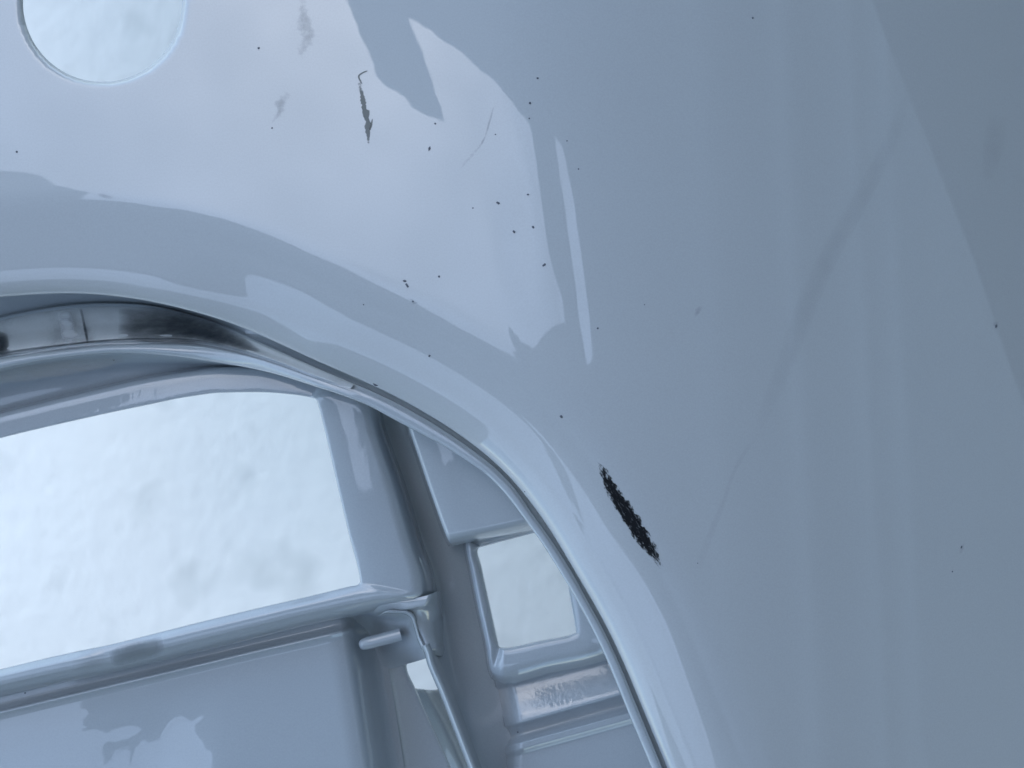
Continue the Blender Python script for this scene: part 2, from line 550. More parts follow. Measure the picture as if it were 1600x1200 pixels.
if __name__ == '__main__':
    bumper = bpy.data.objects.new('car_bumper', None)
    col.objects.link(bumper)
    bumper.location = (0, 0, 0)
    tag(bumper, 'pale grey-blue glossy car bumper cover with round hole and black scuff, lying over snow', 'car bumper')

    skin = build_skin(bumper)

    # ---------------- ring inside the arch: dusty channel and lip
    # per station: A (edge), channel top, strip bottom, lip edge
    ST = [((-330, 552), (-330, 600), (-330, 668), (-330, 690)),
          ((-60, 471), (-60, 511), (-60, 571), (-60, 592)),
          ((0, 464), (0, 496), (0, 557), (0, 577)),
          ((101, 458), (98, 478), (98, 544), (98, 559)),
          ((169, 461), (167, 474), (170, 536), (178, 552)),
          ((236, 471), (236, 478), (240, 533), (250, 555)),
          ((304, 487), (300, 493), (300, 534), (316, 563)),
          ((371, 508), (366, 516), (358, 544), (384, 574)),
          ((439, 538), (433, 547), (424, 563), (436, 586)),
          ((506, 569), (500, 577), (492, 588), (493, 604)),
          ((560, 592), (554, 600), (547, 608), (541, 620)),
          ((592, 606), (587, 614), (581, 621), (574, 633)),
          ((631, 626), (626, 633), (621, 640), (613, 654)),
          ((682, 655), (677, 662), (672, 669), (663, 681)),
          ((716, 677), (711, 684), (706, 690), (696, 699)),
          ((747, 700), (742, 706), (737, 712), (729, 720)),
          ((776, 724), (771, 729), (766, 735), (759, 741)),
          ((804, 752), (799, 757), (794, 762), (786, 768)),
          ((841, 801), (834, 806), (829, 810), (822, 815)),
          ((860, 827), (853, 832), (848, 835), (841, 841)),
          ((894, 886), (890, 888), (884, 891), (876, 896)),
          ((925, 937), (919, 940), (914, 943), (906, 947)),
          ((947, 977), (941, 980), (936, 983), (927, 987)),
          ((970, 1025), (964, 1028), (959, 1030), (949, 1034)),
          ((997, 1090), (991, 1093), (986, 1096), (976, 1100)),
          ((1042, 1200), (1036, 1203), (1031, 1206), (1022, 1210)),
          ((1110, 1370), (1104, 1373), (1099, 1375), (1090, 1379))]
    sta = []
    for k, (a, t, m, e) in enumerate(ST):
        a, t, m, e = map(np.array, (a, t, m, e))
        lf = float(1 - sstep(300, 620, a[0]))           # wide channel on the left only
        out = a - e; out = out / np.linalg.norm(out)
        zt = -20 - 28 * lf; zm = -19.5 - 21.5 * lf; zl = -18 - 15 * lf
        zl_ = [-34, -44, zt - 3, zt, (zt + zm) / 2 - 1.5, zm, zm - 0.6, zl - 1.2, zl, zl - 0.8, zl - 3.0, zl - 9]
        zr_ = [-22.5, -22.5, -20.0, -18.3, -17.5, -17.0, -16.9, -16.9, -17.0, -17.5, -19.5, -27]
        zz_ = [p * lf + q * (1 - lf) for p, q in zip(zl_, zr_)]
        pq = [a + out * 14, a + out * 2, t + out * 0.5, t, t * .5 + m * .5, m + out, m - out * 1.5, m * .75 + e * .25, m * .4 + e * .6, m * .12 + e * .88, e, e + out * 2]
        row = [(*p, z) for p, z in zip(pq, zz_)]
        sta.append(row)
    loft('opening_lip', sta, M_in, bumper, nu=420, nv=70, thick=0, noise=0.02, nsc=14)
    # dusty metal-grey strip clipped into the channel
    sta2 = []
    def chan(lf):
        zt = -20 - 28 * lf; zm = -19.5 - 21.5 * lf
        return (zt * lf - 18.6 * (1 - lf), ((zt + zm) / 2 - 1.5) * lf - 17.5 * (1 - lf), zm * lf - 17.0 * (1 - lf))
    for k, (a, t, m, e) in enumerate(ST[:11]):
        a, t, m, e = map(np.array, (a, t, m, e))
        z1, z2, z3 = chan(float(1 - sstep(300, 620, a[0])))
        g1 = t * .97 + m * .03; g2 = t * .04 + m * .96
        sta2.append([(*(g1), z1 - 1.0), (*(g1 * .93 + g2 * .07), z1 + 1.2), (*(g1 * .5 + g2 * .5), z2 + 1.5), (*(g1 * .06 + g2 * .94), z3 + 1.2), (*g2, z3 - 1.0)])
    strip = loft('channel_strip', sta2, M_bare, bumper, nu=260, nv=30, thick=0, noise=0.10, nsc=9)

    def strip_z(px, py):
        xs = [k[1][0] for k in ST[:11]]
        px = np.asarray(px, float); py = np.asarray(py, float)
        C_ = [chan(float(1 - sstep(300, 620, a[0]))) for a, t, m, e in ST[:11]]
        z1, z2, z3 = (np.interp(px, xs, [c_[i_] for c_ in C_]) for i_ in range(3))
        yt = np.interp(px, xs, [k_[1][1] for k_ in ST[:11]]); ym = np.interp(px, xs, [k_[2][1] for k_ in ST[:11]])
        q_ = np.clip((py - yt) / (ym - yt), 0, 1)
        return 0.7 + np.where(q_ < .5, (z1 + 1.2) * (1 - 2 * q_) + (z2 + 1.5) * 2 * q_, (z2 + 1.5) * (2 - 2 * q_) + (z3 + 1.2) * (2 * q_ - 1)) + 0.45
    # ---------------- surface under the lip (left), greenish grey in the shade
    U = []
    for x, yB, yC in [(-330, 690, 760), (-60, 592, 665), (0, 577, 648), (100, 559, 622), (200, 552, 600), (300, 560, 582), (390, 574, 577), (450, 588, 590), (520, 612, 614)]:
        U.append([(x, yB - 14, -38), (x, yB + 0.15 * (yC - yB), -49), (x, yB + .5 * (yC - yB), -57), (x, yC - 2, -61), (x, yC + 1, -62), (x, yC + 8, -62)])
    loft('inner_ledge', U, M_in, bumper, nu=160, nv=40, thick=1.5, noise=0.05, nsc=40)

    # ---------------- frame round the big window
    FR = [  # inner(x,y), outer(x,y), type  t=top r=right b=bottom
        ((-330, 770), (-330, 726), 't'), ((-60, 701), (-60, 661), 't'), ((0, 685), (0, 645), 't'), ((150, 650), (150, 608), 't'), ((230, 633), (230, 590), 't'),
        ((290, 621), (295, 579), 't'), ((345, 614), (350, 572), 't'), ((400, 613), (405, 571), 't'), ((450, 616), (455, 583), 't'),
        ((484, 621), (498, 600), 't'), ((493, 624), (540, 610), 'r'), ((496, 632), (592, 632), 'r'), ((507, 675), (604, 672), 'r'), ((526, 757), (634, 757), 'r'),
        ((544, 833), (662, 850), 'r'), ((561, 900), (680, 905), 'r'), ((562, 909), (683, 930), 'r'), ((559, 913), (665, 942), 'b'),
        ((545, 916), (600, 951), 'b'), ((500, 927), (520, 966), 'b'), ((380, 955), (385, 998), 'b'), ((262, 984), (262, 1028), 'b'),
        ((215, 996), (215, 1039), 'n'), ((165, 1008), (165, 1051), 'n'), ((120, 1017), (120, 1060), 'b'), ((0, 1045), (0, 1086), 'b'), ((-60, 1060), (-60, 1100), 'b'), ((-330, 1125), (-330, 1165), 'b')]
    fs = []
    for i_, o_, ty in FR:
        i_, o_ = np.array(i_, float), np.array(o_, float)
        L = np.linalg.norm(o_ - i_)
        def at(q): return i_ * (1 - q) + o_ * q
        e = 1.2 / L
        if ty == 't':
            zz = [(0, -54), (e, -51.4), (3 * e, -51.1), (.45, -51.3), (.8, -51.9), (.95, -53.5), (1.0, -56), (1.1, -61)]
        elif ty == 'r':
            zz = [(0, -53), (e, -48.5), (3 * e, -47.8), (.30, -47.0), (.66, -47.6), (.80, -50), (.93, -62), (1.0, -84)]
        elif ty == 'b':
            zz = [(0, -54), (e, -48.5), (3 * e, -47.8), (.35, -46.0), (.60, -46.6), (.78, -49.0), (.95, -54), (1.06, -60)]
        else:
            zz = [(0, -54), (e, -49.0), (3 * e, -48.4), (.35, -47.6), (.60, -48.4), (.78, -50.6), (.95, -55), (1.06, -60)]
        fs.append([(*at(q), z) for q, z in zz])
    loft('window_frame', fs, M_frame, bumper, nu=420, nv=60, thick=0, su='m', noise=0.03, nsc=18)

    # ---------------- recess between pillar and the right plates
    rec = [[(545, 540), (570, 560), (600, 580), (620, 595), (650, 590)], [(560, 600), (585, 620), (610, 640), (628, 655), (655, 650)], [(600, 720), (625, 730), (648, 740), (664, 742), (690, 740)],
           [(640, 830), (662, 840), (690, 848), (706, 852), (731, 852)], [(668, 905), (688, 910), (715, 915), (732, 918), (748, 918)],
           [(676, 950), (696, 960), (722, 965), (742, 968), (761, 968)], [(684, 1020), (708, 1035), (736, 1045), (764, 1048), (790, 1050)],
           [(702, 1080), (722, 1095), (756, 1105), (790, 1108), (826, 1110)], [(738, 1190), (752, 1198), (776, 1202), (796, 1204), (832, 1204)],
           [(790, 1340), (800, 1345), (815, 1350), (825, 1350), (860, 1350)]]
    for row in rec:
        k_ = float(sstep(880, 1200, row[0][1]))
        row[:] = [(x, y, z0 * (1 - k_) + z1 * k_) for (x, y), z0, z1 in zip(row, (-78, -88, -90, -91, -92), (-58, -66, -74, -79, -82))]
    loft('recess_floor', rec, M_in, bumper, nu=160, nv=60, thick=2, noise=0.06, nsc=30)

    # ---------------- upper plate (triangular) right of the recess
    up = []
    for (x0, y0), (x1, y1) in [((612, 590), (700, 560)), ((632, 655), (760, 640)), ((654, 720), (820, 700)), ((678, 790), (860, 765)), ((694, 834), (890, 795)),
                               ((698, 843), (893, 803)), ((701, 849), (895, 809)), ((704, 853), (897, 815))]:
        d = np.array([x1 - x0, y1 - y0], float); d /= np.linalg.norm(d)
        zz = -44.0
        last = y0 >= 849
        dz = {843: -1.2, 849: -6.0, 853: -16.0}.get(y0, 0.0)
        up.append([(x0 - 3, y0 + 1, -86), (x0, y0, -60 + dz), (x0 + 2 * d[0], y0 + 2 * d[1], zz - 2 + dz), (x0 + 7 * d[0], y0 + 7 * d[1], zz + dz),
                   (x0 + 60 * d[0], y0 + 60 * d[1], zz + 1.0 + dz), (x1, y1, zz + 2.5 + dz)])
    loft('upper_plate', up, M_in, bumper, nu=110, nv=70, thick=0, su='m', noise=0.03, nsc=30)

    # ---------------- frame of the small window
    f2 = []
    W2 = [((748, 900), (724, 900), 'l'), ((747, 862), (725, 862), 'l'), ((749, 856), (722, 838), 'c'), ((752, 855), (745, 836), 'u'), ((843, 831), (840, 812), 'u'), ((866, 825), (866, 800), 'u'),
          ((870, 827), (905, 800), 'r'), ((881, 886), (925, 870), 'r'), ((898, 980), (960, 975), 'r'), ((899, 987), (975, 1010), 'r'), ((894, 990), (950, 1030), 'd'),
          ((845, 1000), (860, 1052), 'd'), ((788, 1011), (788, 1068), 'd'), ((781, 1010), (766, 1058), 'c'), ((779, 1003), (755, 1006), 'l'), ((765, 940), (741, 942), 'l'), ((748, 900), (732, 900), 'l')]
    W2[0] = ((753, 885), (730, 886), 'l'); W2[-1] = W2[0]
    for i_, o_, ty in W2:
        i_, o_ = np.array(i_, float), np.array(o_, float)
        L = np.linalg.norm(o_ - i_)
        def at(q): return i_ * (1 - q) + o_ * q
        e = 1.2 / L
        if ty in 'l':
            zz = [(0, -70), (e, -62), (6 * e, -58.8), (.55, -58), (.8, -60), (1, -84)]
        elif ty == 'c':
            zz = [(0, -70), (e, -62), (3 * e, -60), (.55, -60), (.8, -62), (1, -80)]
        elif ty == 'u':
            zz = [(0, -70), (e, -67), (3 * e, -66), (.4, -64), (.8, -60), (1, -56)]
        elif ty == 'r':
            zz = [(0, -66), (e, -59.5), (4 * e, -57.8), (.3, -57), (.7, -56.5), (1, -56)]
        else:
            zz = [(0, -70), (e, -61), (4 * e, -57.8), (.45, -57.2), (.78, -59.5), (1, -68)]
        f2.append([(*at(q), z) for q, z in zz])
    loft('small_window_frame', f2, M_in, bumper, nu=260, nv=40, thick=0, su='m', noise=0.02, nsc=20)

    # ---------------- stepped plate below the small window
    rows = [(1040, 998, -58), (1054, 1012, -63), (1068, 1024, -70), (1076, 1032, -72.5), (1084, 1040, -72), (1100, 1056, -70.5), (1124, 1076, -67.8), (1131, 1082, -67.4), (1138, 1089, -70.5), (1150, 1101, -74),
            (1160, 1112, -69.5), (1165, 1117, -66.4), (1172, 1124, -66.4), (1184, 1136, -69.0), (1230, 1190, -68.0), (1300, 1260, -67), (1370, 1330, -66)]
    sp = []
    for yl, yr, z in rows:
        yl_, yr_ = yl + 0.0, yr + 0.0
        xl = 786 + max(0, (yl - 1060)) * 0.22 if yl < 1140 else 803 - (yl - 1140) * 0.05
        xr = 1010 + (yl - 1052) * 0.45
        sl = (yr_ - yl_) / (960 - 785.0)
        r_ = []
        for dx_, dz in ((-14, -14), (-3, -6), (6, -1.6), (16, -0.2), (60, 0), (120, 0.0), (xr - xl, 0.0)):
            r_.append((xl + dx_, yl_ + sl * dx_, z + dz))
        sp.append(r_)
    loft('stepped_plate', sp, M_wet, bumper, nu=140, nv=110, thick=1.5, su='m', noise=0.02, nsc=14)

    # ---------------- big lower panel under the rail, with its side channel
    lp = []
    for q, (dy, zz) in enumerate([(-14, -58), (0, -63), (5, -65), (16, -65.2), (24, -63.0), (27, -60.2), (30, -59.2), (34, -60.2), (42, -61.2), (80, -60.6), (120, -60.5), (200, -60.2), (300, -60.0), (520, -60)]):
        row = []
        for x, f in [(-330, 0), (-60, 0), (0, 0), (100, 0), (200, 0), (250, 0), (300, 0), (350, 0), (400, 0), (505, 0), (530, 0.15), (546, .45), (558, 0.75), (572, .95), (584, 1.0), (592, 1.0)]:
            top = 1084 - 0.238 * x if x < 540 else 1084 - 0.238 * 540 - (x - 540) * 0.1
            lean = 0.16 * max(0.0, dy)
            xx = x + (lean if x > 450 else 0)
            z = zz * (1 - f) + f * (-66 - 28 * f)
            z -= 0.024 * max(0.0, dy - 40) * float(1 - sstep(240, 400, x + 0.25 * dy))
            row.append((xx, top + dy * (1.0), z))
        lp.append(row)
    loft('lower_panel', lp, M_in, bumper, nu=150, nv=160, thick=0, su='m', noise=0.05, nsc=45)

    # channel flank down to the dark gap
    cf = []
    for y in (985, 1030, 1040, 1076, 1085, 1120, 1200, 1340):
        xr_ = {985: 668, 1030: 634, 1040: 635.5, 1076: 649.5}.get(y, 649.5 + (y - 1076) * 0.45)
        xr_ = 640 if y < 1036 else xr_
        cf.append([(573 + 0.16 * (y - 985), y, -99), (606 + 0.17 * (y - 985), y, -95.5), (xr_ - 8, y, -95), (xr_ - 2, y, -96), (xr_, y, -99), (xr_ - 1, y, -110)])
    loft('channel_flank', cf, M_in, bumper, nu=60, nv=50, thick=0, su='m', noise=0.05, nsc=30)

    # ---------------- corner bracket with its bead
    cb = [[(520, 953, -56), (560, 944, -52), (600, 940, -50), (640, 936, -50), (668, 930, -50), (684, 924, -56), (694, 922, -80)],
          [(535, 960, -62), (566, 951, -57), (600, 947, -51), (640, 940, -49.5), (666, 937, -49.5), (684, 935, -57), (696, 934, -80)],
          [(548, 968, -68), (574, 962, -63), (596, 955, -53), (640, 950, -50), (662, 946, -50), (684, 944, -58), (698, 944, -80)],
          [(552, 980, -74), (580, 974, -70), (598, 960, -57), (634, 956, -54), (650, 953, -53), (684, 956, -60), (700, 956, -78)],
          [(556, 995, -76), (584, 990, -73), (602, 972, -65), (636, 970, -63), (650, 966, -55), (680, 972, -60), (702, 972, -76)],
          [(560, 1010, -77), (590, 1006, -75), (612, 992, -68), (640, 988, -66), (656, 982, -56), (680, 990, -59), (704, 990, -74)],
          [(562, 1025, -77), (594, 1022, -76), (622, 1010, -70), (648, 1006, -67), (664, 1000, -57), (682, 1004, -58), (706, 1006, -72)],
          [(564, 1037, -77.5), (600, 1036, -77), (628, 1032, -73), (650, 1026, -66), (668, 1017, -56), (682, 1014, -56), (708, 1018, -70)],
          [(564, 1044, -78), (600, 1046, -78.5), (634, 1038, -76), (652, 1033, -70), (668, 1028, -64), (682, 1024, -60), (708, 1030, -70)]]
    for k_, row in enumerate(cb):
        x, y, z = row[6]; row[6] = (x - 3, y, -96)
        x, y, z = row[5]; row[5] = (x - 2, y, z - 1.5)
        for c_, g_ in ((0, 1.0), (1, 0.9), (2, 0.35)):
            x, y, z = row[c_]
            row[c_] = (x, y, z - 18 * g_ * min(1.0, max(0, k_ - 1) / 3.0))
        if k_ >= 7:
            for c_ in (2, 3):
                x, y, z = row[c_]; row[c_] = (x, y, z - 8)
    loft('corner_bracket', cb, M_in, bumper, nu=90, nv=90, thick=0, su='m', noise=0.03, nsc=14)

    bead = []
    for x, y, z in ((592, 962, -53.5), (600, 957, -51), (622, 956, -51.5), (636, 957, -52), (644, 962, -53), (650, 978, -56), (655, 996, -58), (662, 1012, -57)):
        bead.append([(x - 3.2, y + 3.2, z - 3), (x - 2.4, y + 2.2, z + .3), (x, y, z + 1.6), (x + 2.2, y - 2.2, z + .5), (x + 3.4, y - 3.2, z - 3)])
    loft('bracket_bead', bead, M_in, bumper, nu=60, nv=20, thick=0)

    # ---------------- thin bar running down from the bracket
    tb = []
    for x, y in ((664, 1008), (669, 1020), (672, 1032), (692, 1080), (716, 1142), (740, 1204), (795, 1345)):
        tb.append([(x - 5, y + 2, -92), (x - 6, y + 2, -60), (x - 4, y + 1.5, -54), (x, y, -52), (x + 4, y - 1.5, -53), (x + 8, y - 3, -58), (x + 14, y - 5, -68)])
    loft('divider_bar', tb, M_in, bumper, nu=80, nv=30, thick=0)

    # ---------------- deep dark panel seen through the gap
    bpn = [[(640, 1077.5, -126), (650, 1077.5, -125), (662, 1077.5, -125), (675, 1078, -130), (700, 1079, -132)],
           [(655, 1110, -126), (666, 1110, -125), (680, 1110, -124), (698, 1110, -131), (725, 1110, -134)],
           [(690, 1200, -126), (702, 1200, -125), (722, 1200, -122), (742, 1200, -132), (770, 1200, -136)],
           [(745, 1340, -126), (760, 1340, -125), (775, 1340, -122), (800, 1340, -132), (830, 1340, -136)]]
    loft('gap_panel', bpn, M_in, bumper, nu=40, nv=40, thick=2)

    # ---------------- locating peg
    p0 = np.array((566, 1007)); p1 = np.array((624, 992))
    ax = (p1 - p0) / np.linalg.norm(p1 - p0); pn = np.array((-ax[1], ax[0]))
    pg = []
    for q, rr_ in ((-5.5, 0.5), (-5, 3.5), (-3.5, 6.0), (0, 8.4), (5, 9.4), (30, 9.8), (62, 10.2)):
        c_ = p0 + ax * q
        ring = []
        for a in np.linspace(0, 2 * math.pi, 17):
            ring.append((*(c_ + pn * rr_ * math.cos(a)), -66 + rr_ * 0.25 * math.sin(a) * 1.15))
        pg.append(ring)
    loft('locating_peg', pg, M_in, bumper, nu=30, nv=32, thick=0)

    # ---------------- marks on the outer skin: thin films lying on the paint
    def film(name, path, widths, mat, label=None, lift=0.06, nv=9, n=60, parent=skin, zf=skin_z, jag=0.0, seed=1):
        path = np.array(path, float); wd = np.array(widths, float)
        c = np.concatenate([[0], np.cumsum(np.linalg.norm(np.diff(path, axis=0), axis=1))])
        t = np.linspace(0, c[-1], n)
        p = cat(c, path, t); w = np.interp(t, c, wd)
        d = np.gradient(p, axis=0); d /= np.linalg.norm(d, axis=1, keepdims=True)
        if jag:
            r_ = np.random.default_rng(seed)
            jn = np.repeat(r_.uniform(-1, 1, n), 2)[:n] * 0.6 + r_.uniform(-1, 1, n) * 0.4
            w = w * (1 + jag * jn)
            p = p + np.stack([-d[:, 1], d[:, 0]], 1) * (w * jag * 0.3 * np.repeat(r_.uniform(-1, 1, n), 3)[:n])[:, None]
        nn_ = np.stack([-d[:, 1], d[:, 0]], 1)
        k = np.linspace(-.5, .5, nv)
        G = p[:, None] + nn_[:, None] * (w[:, None] * k)[..., None]
        z = zf(G[..., 0].ravel(), G[..., 1].ravel()).reshape(G.shape[:2]) + lift
        o = mesh_grid(name, PP(np.concatenate([G, z[..., None]], -1)), mat, parent, 0, uv=True)
        if label: o['label'] = label
        return o

    film('scuff_mark', [(933, 716), (942, 735), (955, 762), (972, 790), (990, 817), (1006, 842), (1022, 866), (1036, 892)], [9, 17, 23, 26, 29, 27, 20, 7], M_scuff,
         'black scuff worn through the paint beside the arched flange', n=120, nv=15, jag=0.07, seed=3)
    film('paint_scratch', [(562, 128), (566, 150), (571, 175), (575, 205), (577, 228)], [5, 9, 11, 8, 3], M_scratch, 'jagged grey scratch left of the reflected roof edge', jag=0.45, seed=5, n=40)
    film('paint_scratch', [(576, 110), (566, 114), (561, 118), (566, 132)], [2.5, 2.5, 3, 3], M_scratch)
    film('paint_scratch', [(582, 185), (580, 196), (577, 204)], [2, 3.5, 4], M_scratch)
    film('paint_scratch', [(775, 150), (765, 190), (752, 225), (735, 245), (715, 268)], [3, 4, 5, 8, 4], M_smear2)
    film('crease_reflection', [(1420, 150), (1385, 235), (1340, 320), (1285, 420), (1245, 520), (1210, 610), (1185, 668)], [16, 26, 30, 34, 34, 26, 14], M_crease_smudge, 'long faint diagonal crease, its dark reflection painted across the skin', n=120)  # dark reflection of a dent, painted as a thin film
    film('crease_reflection', [(1188, 676), (1165, 705), (1148, 735), (1130, 785), (1112, 830), (1090, 890)], [6, 7, 6, 8, 12, 16], M_crease_smudge, n=90)
    film('grease_smudge', [(470, -10), (475, 30), (480, 55), (472, 80), (465, 100)], [10, 24, 28, 18, 10], M_smear2, jag=0.4, n=30)
    film('grease_smudge', [(450, 140), (440, 160), (436, 175), (424, 195)], [12, 20, 14, 6], M_smear2, jag=0.4, n=30)
    film('grease_smudge', [(150, 303), (165, 307), (180, 310)], [6, 9, 5], M_smear2)
    film('grease_smudge', [(1085, 495), (1090, 486), (1097, 478)], [8, 12, 8], M_smear2)
    film('grease_smudge', [(1556, 500), (1556, 507), (1555, 516)], [10, 10, 5], M_smear2)
    film('grease_smudge', [(1508, 848), (1503, 856), (1500, 866)], [4, 8, 5], M_smear2)
    film('grease_smudge', [(1560, 180), (1552, 230), (1544, 280)], [30, 34, 20], M_crease_smudge)
    film('grease_smudge', [(640, 466), (646, 472), (654, 474)], [4, 7, 3], M_smear2)
    film('dark_film', [(185, 506), (230, 507), (290, 513), (330, 520), (375, 537), (405, 550)], [46, 56, 50, 38, 24, 8], M_dark_film, 'dark patch in the channel', parent=strip, zf=strip_z, lift=0.1, n=80, nv=15)
    film('dark_film', [(-20, 540), (0, 538), (14, 536)], [40, 44, 30], M_dark_film, parent=strip, zf=strip_z, lift=0.1)
    film('dark_film', [(126, 482), (130, 500), (134, 520), (137, 536)], [5, 5, 5, 4], M_dark_film, parent=strip, zf=strip_z, lift=0.12)
    film('pale_film', [(98, 484), (104, 505), (112, 530), (118, 538)], [26, 26, 30, 30], M_pale_film, 'pale patch in the channel', parent=strip, zf=strip_z, lift=0.12)
    def rail_z(px, py): return np.full(np.shape(px), -45.6)
    film('grime_film', [(172, 1029), (188, 1025), (215, 1018), (245, 1011), (256, 1008)], [24, 30, 30, 30, 28], M_grime, 'dark grimy length of the rail under the big window', parent=bumper, zf=rail_z)
    film('pale_film', [(-30, 590), (0, 588), (60, 580), (130, 572), (170, 566), (196, 562)], [16, 26, 30, 22, 16, 6], M_dust2, 'pale dusty film under the lip', parent=bumper, zf=lambda px, py: np.full(np.shape(px), -46.0))
    # specks of dirt
    sp_me = {}
    def speck(px, py, r, ang=0.0, asp=1.0, zf=skin_z, parent=skin, zoff=None):
        bm = bmesh.new()
        bmesh.ops.create_icosphere(bm, subdivisions=2, radius=1.0)
        for v_ in bm.verts:
            v_.co *= 1 + 0.25 * math.sin(v_.co.x * 5 + px) * math.cos(v_.co.y * 4 + py)
        r = r * 0.85
        for v_ in bm.verts:
            x, y = v_.co.x * r * asp, v_.co.y * r
            v_.co.x = x * math.cos(ang) - y * math.sin(ang); v_.co.y = x * math.sin(ang) + y * math.cos(ang); v_.co.z *= r * 0.35
            v_.co *= PX / 1000.0
        me = bpy.data.meshes.new('dirt_speck'); bm.to_mesh(me); bm.free()
        for p_ in me.polygons: p_.use_smooth = True
        me.materials.append(M_speck)
        o = bpy.data.objects.new('dirt_speck', me); col.objects.link(o); o.parent = parent
        z = float(zf(px, py)[0]) if zoff is None else zoff
        o.location = P(px, py, z + 0.05)
    for a in [(26, 237, 2.0), (404, 75, 2.0), (425, 200, 1.6), (680, 193, 1.8), (671, 232, 2, 1.3, 2.2), (774, 210, 1.3), (828, 161, 2.2), (840, 122, 1.8), (886, 220, 1.2), (904, 264, 1.5),
              (778, 317, 2.0, -.5, 1.8), (825, 304, 1.6, 0, 1.5), (803, 362, 2.0, -.8, 1.4), (833, 355, 2.0, -.9, 1.4), (739, 325, 1.4), (827, 185, 1.4),
              (850, 414, 2.0, .6, 1.9), (686, 432, 2.0), (632, 439, 2.0, -.2, 1.8), (636, 446, 2.0, -1.0, 2.2), (645, 471, 1.8), (671, 556, 1.8, .8, 1.4), (934, 513, 1.8), (877, 651, 2.4, -1.1, 1.3),
              (1176, 28, 2.0), (1556, 510, 2.6, 1.2, 1.6), (1502, 855, 1.8, 1.0, 2), (1488, 893, 1.8), (568, 476, 1.2), (1007, 476, 1.0), (820, 768, 1.2), (1090, 880, 1.0)]:
        speck(*a)
    speck(587, 601, 2.6, -.45, 2.0)
    speck(809, 1144, 1.9, zoff=-72)
    speck(39, 1083, 1.8, zoff=-62)
    speck(100, 1060, 1.4, zoff=-58)
    speck(210, 1030, 1.8, zoff=-57)
    speck(326, 998, 1.5, zoff=-56)
    speck(178, 563, 1.3, zoff=-50)

    # ------------------------------------------------------------------ snow
    gx = np.concatenate([-np.geomspace(60, 1.0, 24), np.linspace(-0.95, 0.95, 260), np.geomspace(1.0, 60, 24)])
    GX, GY = np.meshgrid(gx, gx, indexing='ij')
    near = np.exp(-(np.hypot(GX, GY) / 6.0) ** 2)
    GZ = 0.0025 * wob(GX, GY, 0.06) + 0.008 * wob(GX + 3, GY, 0.14)
    GZ = GZ * near - 0.012
    snow = mesh_grid('snow_ground', np.stack([GX, GY, GZ], -1), M_snow, None, 0)
    tag(snow, kind='structure')

    # ------------------------------------------------------------------ unseen roof and walls, added and shaped for their reflections in the paint
    M_roof, n, l, b = new_mat('roof_underside')
    vec = coords(n, l)
    sx = n.new('ShaderNodeSeparateXYZ'); l.new(vec, sx.inputs[0])
    dv = n.new('ShaderNodeMath'); dv.operation = 'DIVIDE'; dv.inputs[1].default_value = 9.5; l.new(sx.outputs['X'], dv.inputs[0])
    cr = n.new('ShaderNodeValToRGB'); l.new(dv.outputs[0], cr.inputs[0])
    el = cr.color_ramp.elements
    el[0].position = 0.0; el[0].color = (.14, .14, .14, 1); el[1].position = 1.0; el[1].color = (.13, .13, .13, 1)
    for p_, c_ in ((.243, .16), (.262, .12), (.39, .15), (.41, .12), (.60, .14), (.62, .11), (.80, .13)):   # tones invented to mirror as faint bands in the paint
        e_ = el.new(p_); e_.color = (c_, c_, c_ * .98, 1)
    l.new(cr.outputs[0], b.inputs['Base Color'])
    # translucent bands, added so the outer part mirrors brighter, in steps
    tl = n.new('ShaderNodeBsdfTranslucent')
    cr2 = n.new('ShaderNodeValToRGB'); l.new(dv.outputs[0], cr2.inputs[0])
    el = cr2.color_ramp.elements
    el[0].position = 0.0; el[0].color = (0, 0, 0, 1); el[1].position = 1.0; el[1].color = (.36, .38, .39, 1)
    for p_, c_ in ((.10, .0), (.15, .08), (.195, .30), (.225, .06), (.28, .10), (.325, .38), (.36, .10), (.50, .42), (.53, .26), (.64, .46), (.68, .34)):
        e_ = el.new(p_); e_.color = (c_ * .94, c_, c_ * 1.03, 1)
    l.new(cr2.outputs[0], tl.inputs['Color'])
    ad = n.new('ShaderNodeAddShader'); l.new(b.outputs[0], ad.inputs[0]); l.new(tl.outputs[0], ad.inputs[1])
    l.new(ad.outputs[0], n['Material Output'].inputs['Surface'])
    cr.color_ramp.elements[0].color = (.12, .12, .12, 1); b.inputs['Roughness'].default_value = 0.9
    M_wall, n, l, b = new_mat('dark_added_wall')
    b.inputs['Base Color'].default_value = (0.02, 0.022, 0.025, 1); b.inputs['Roughness'].default_value = 0.9

    def slab(name, loops, z0, thick, mat, parent=None):
        """flat slab with holes; loops: outline first, then holes, metres"""
        bm = bmesh.new()
        ed = []
        for lp_ in loops:
            vs = [bm.verts.new((x, y, z0)) for x, y in lp_]
            ed += [bm.edges.new((vs[i], vs[(i + 1) % len(vs)])) for i in range(len(vs))]
        bmesh.ops.triangle_fill(bm, edges=ed, use_beauty=True)
        ret = bmesh.ops.extrude_face_region(bm, geom=bm.faces[:])
        for e in ret['geom']:
            if isinstance(e, bmesh.types.BMVert): e.co.z += thick
        bmesh.ops.recalc_face_normals(bm, faces=bm.faces[:])
        me = bpy.data.meshes.new(name); bm.to_mesh(me); bm.free()
        me.materials.append(mat)
        o = bpy.data.objects.new(name, me); col.objects.link(o)
        if parent: o.parent = parent
        return o

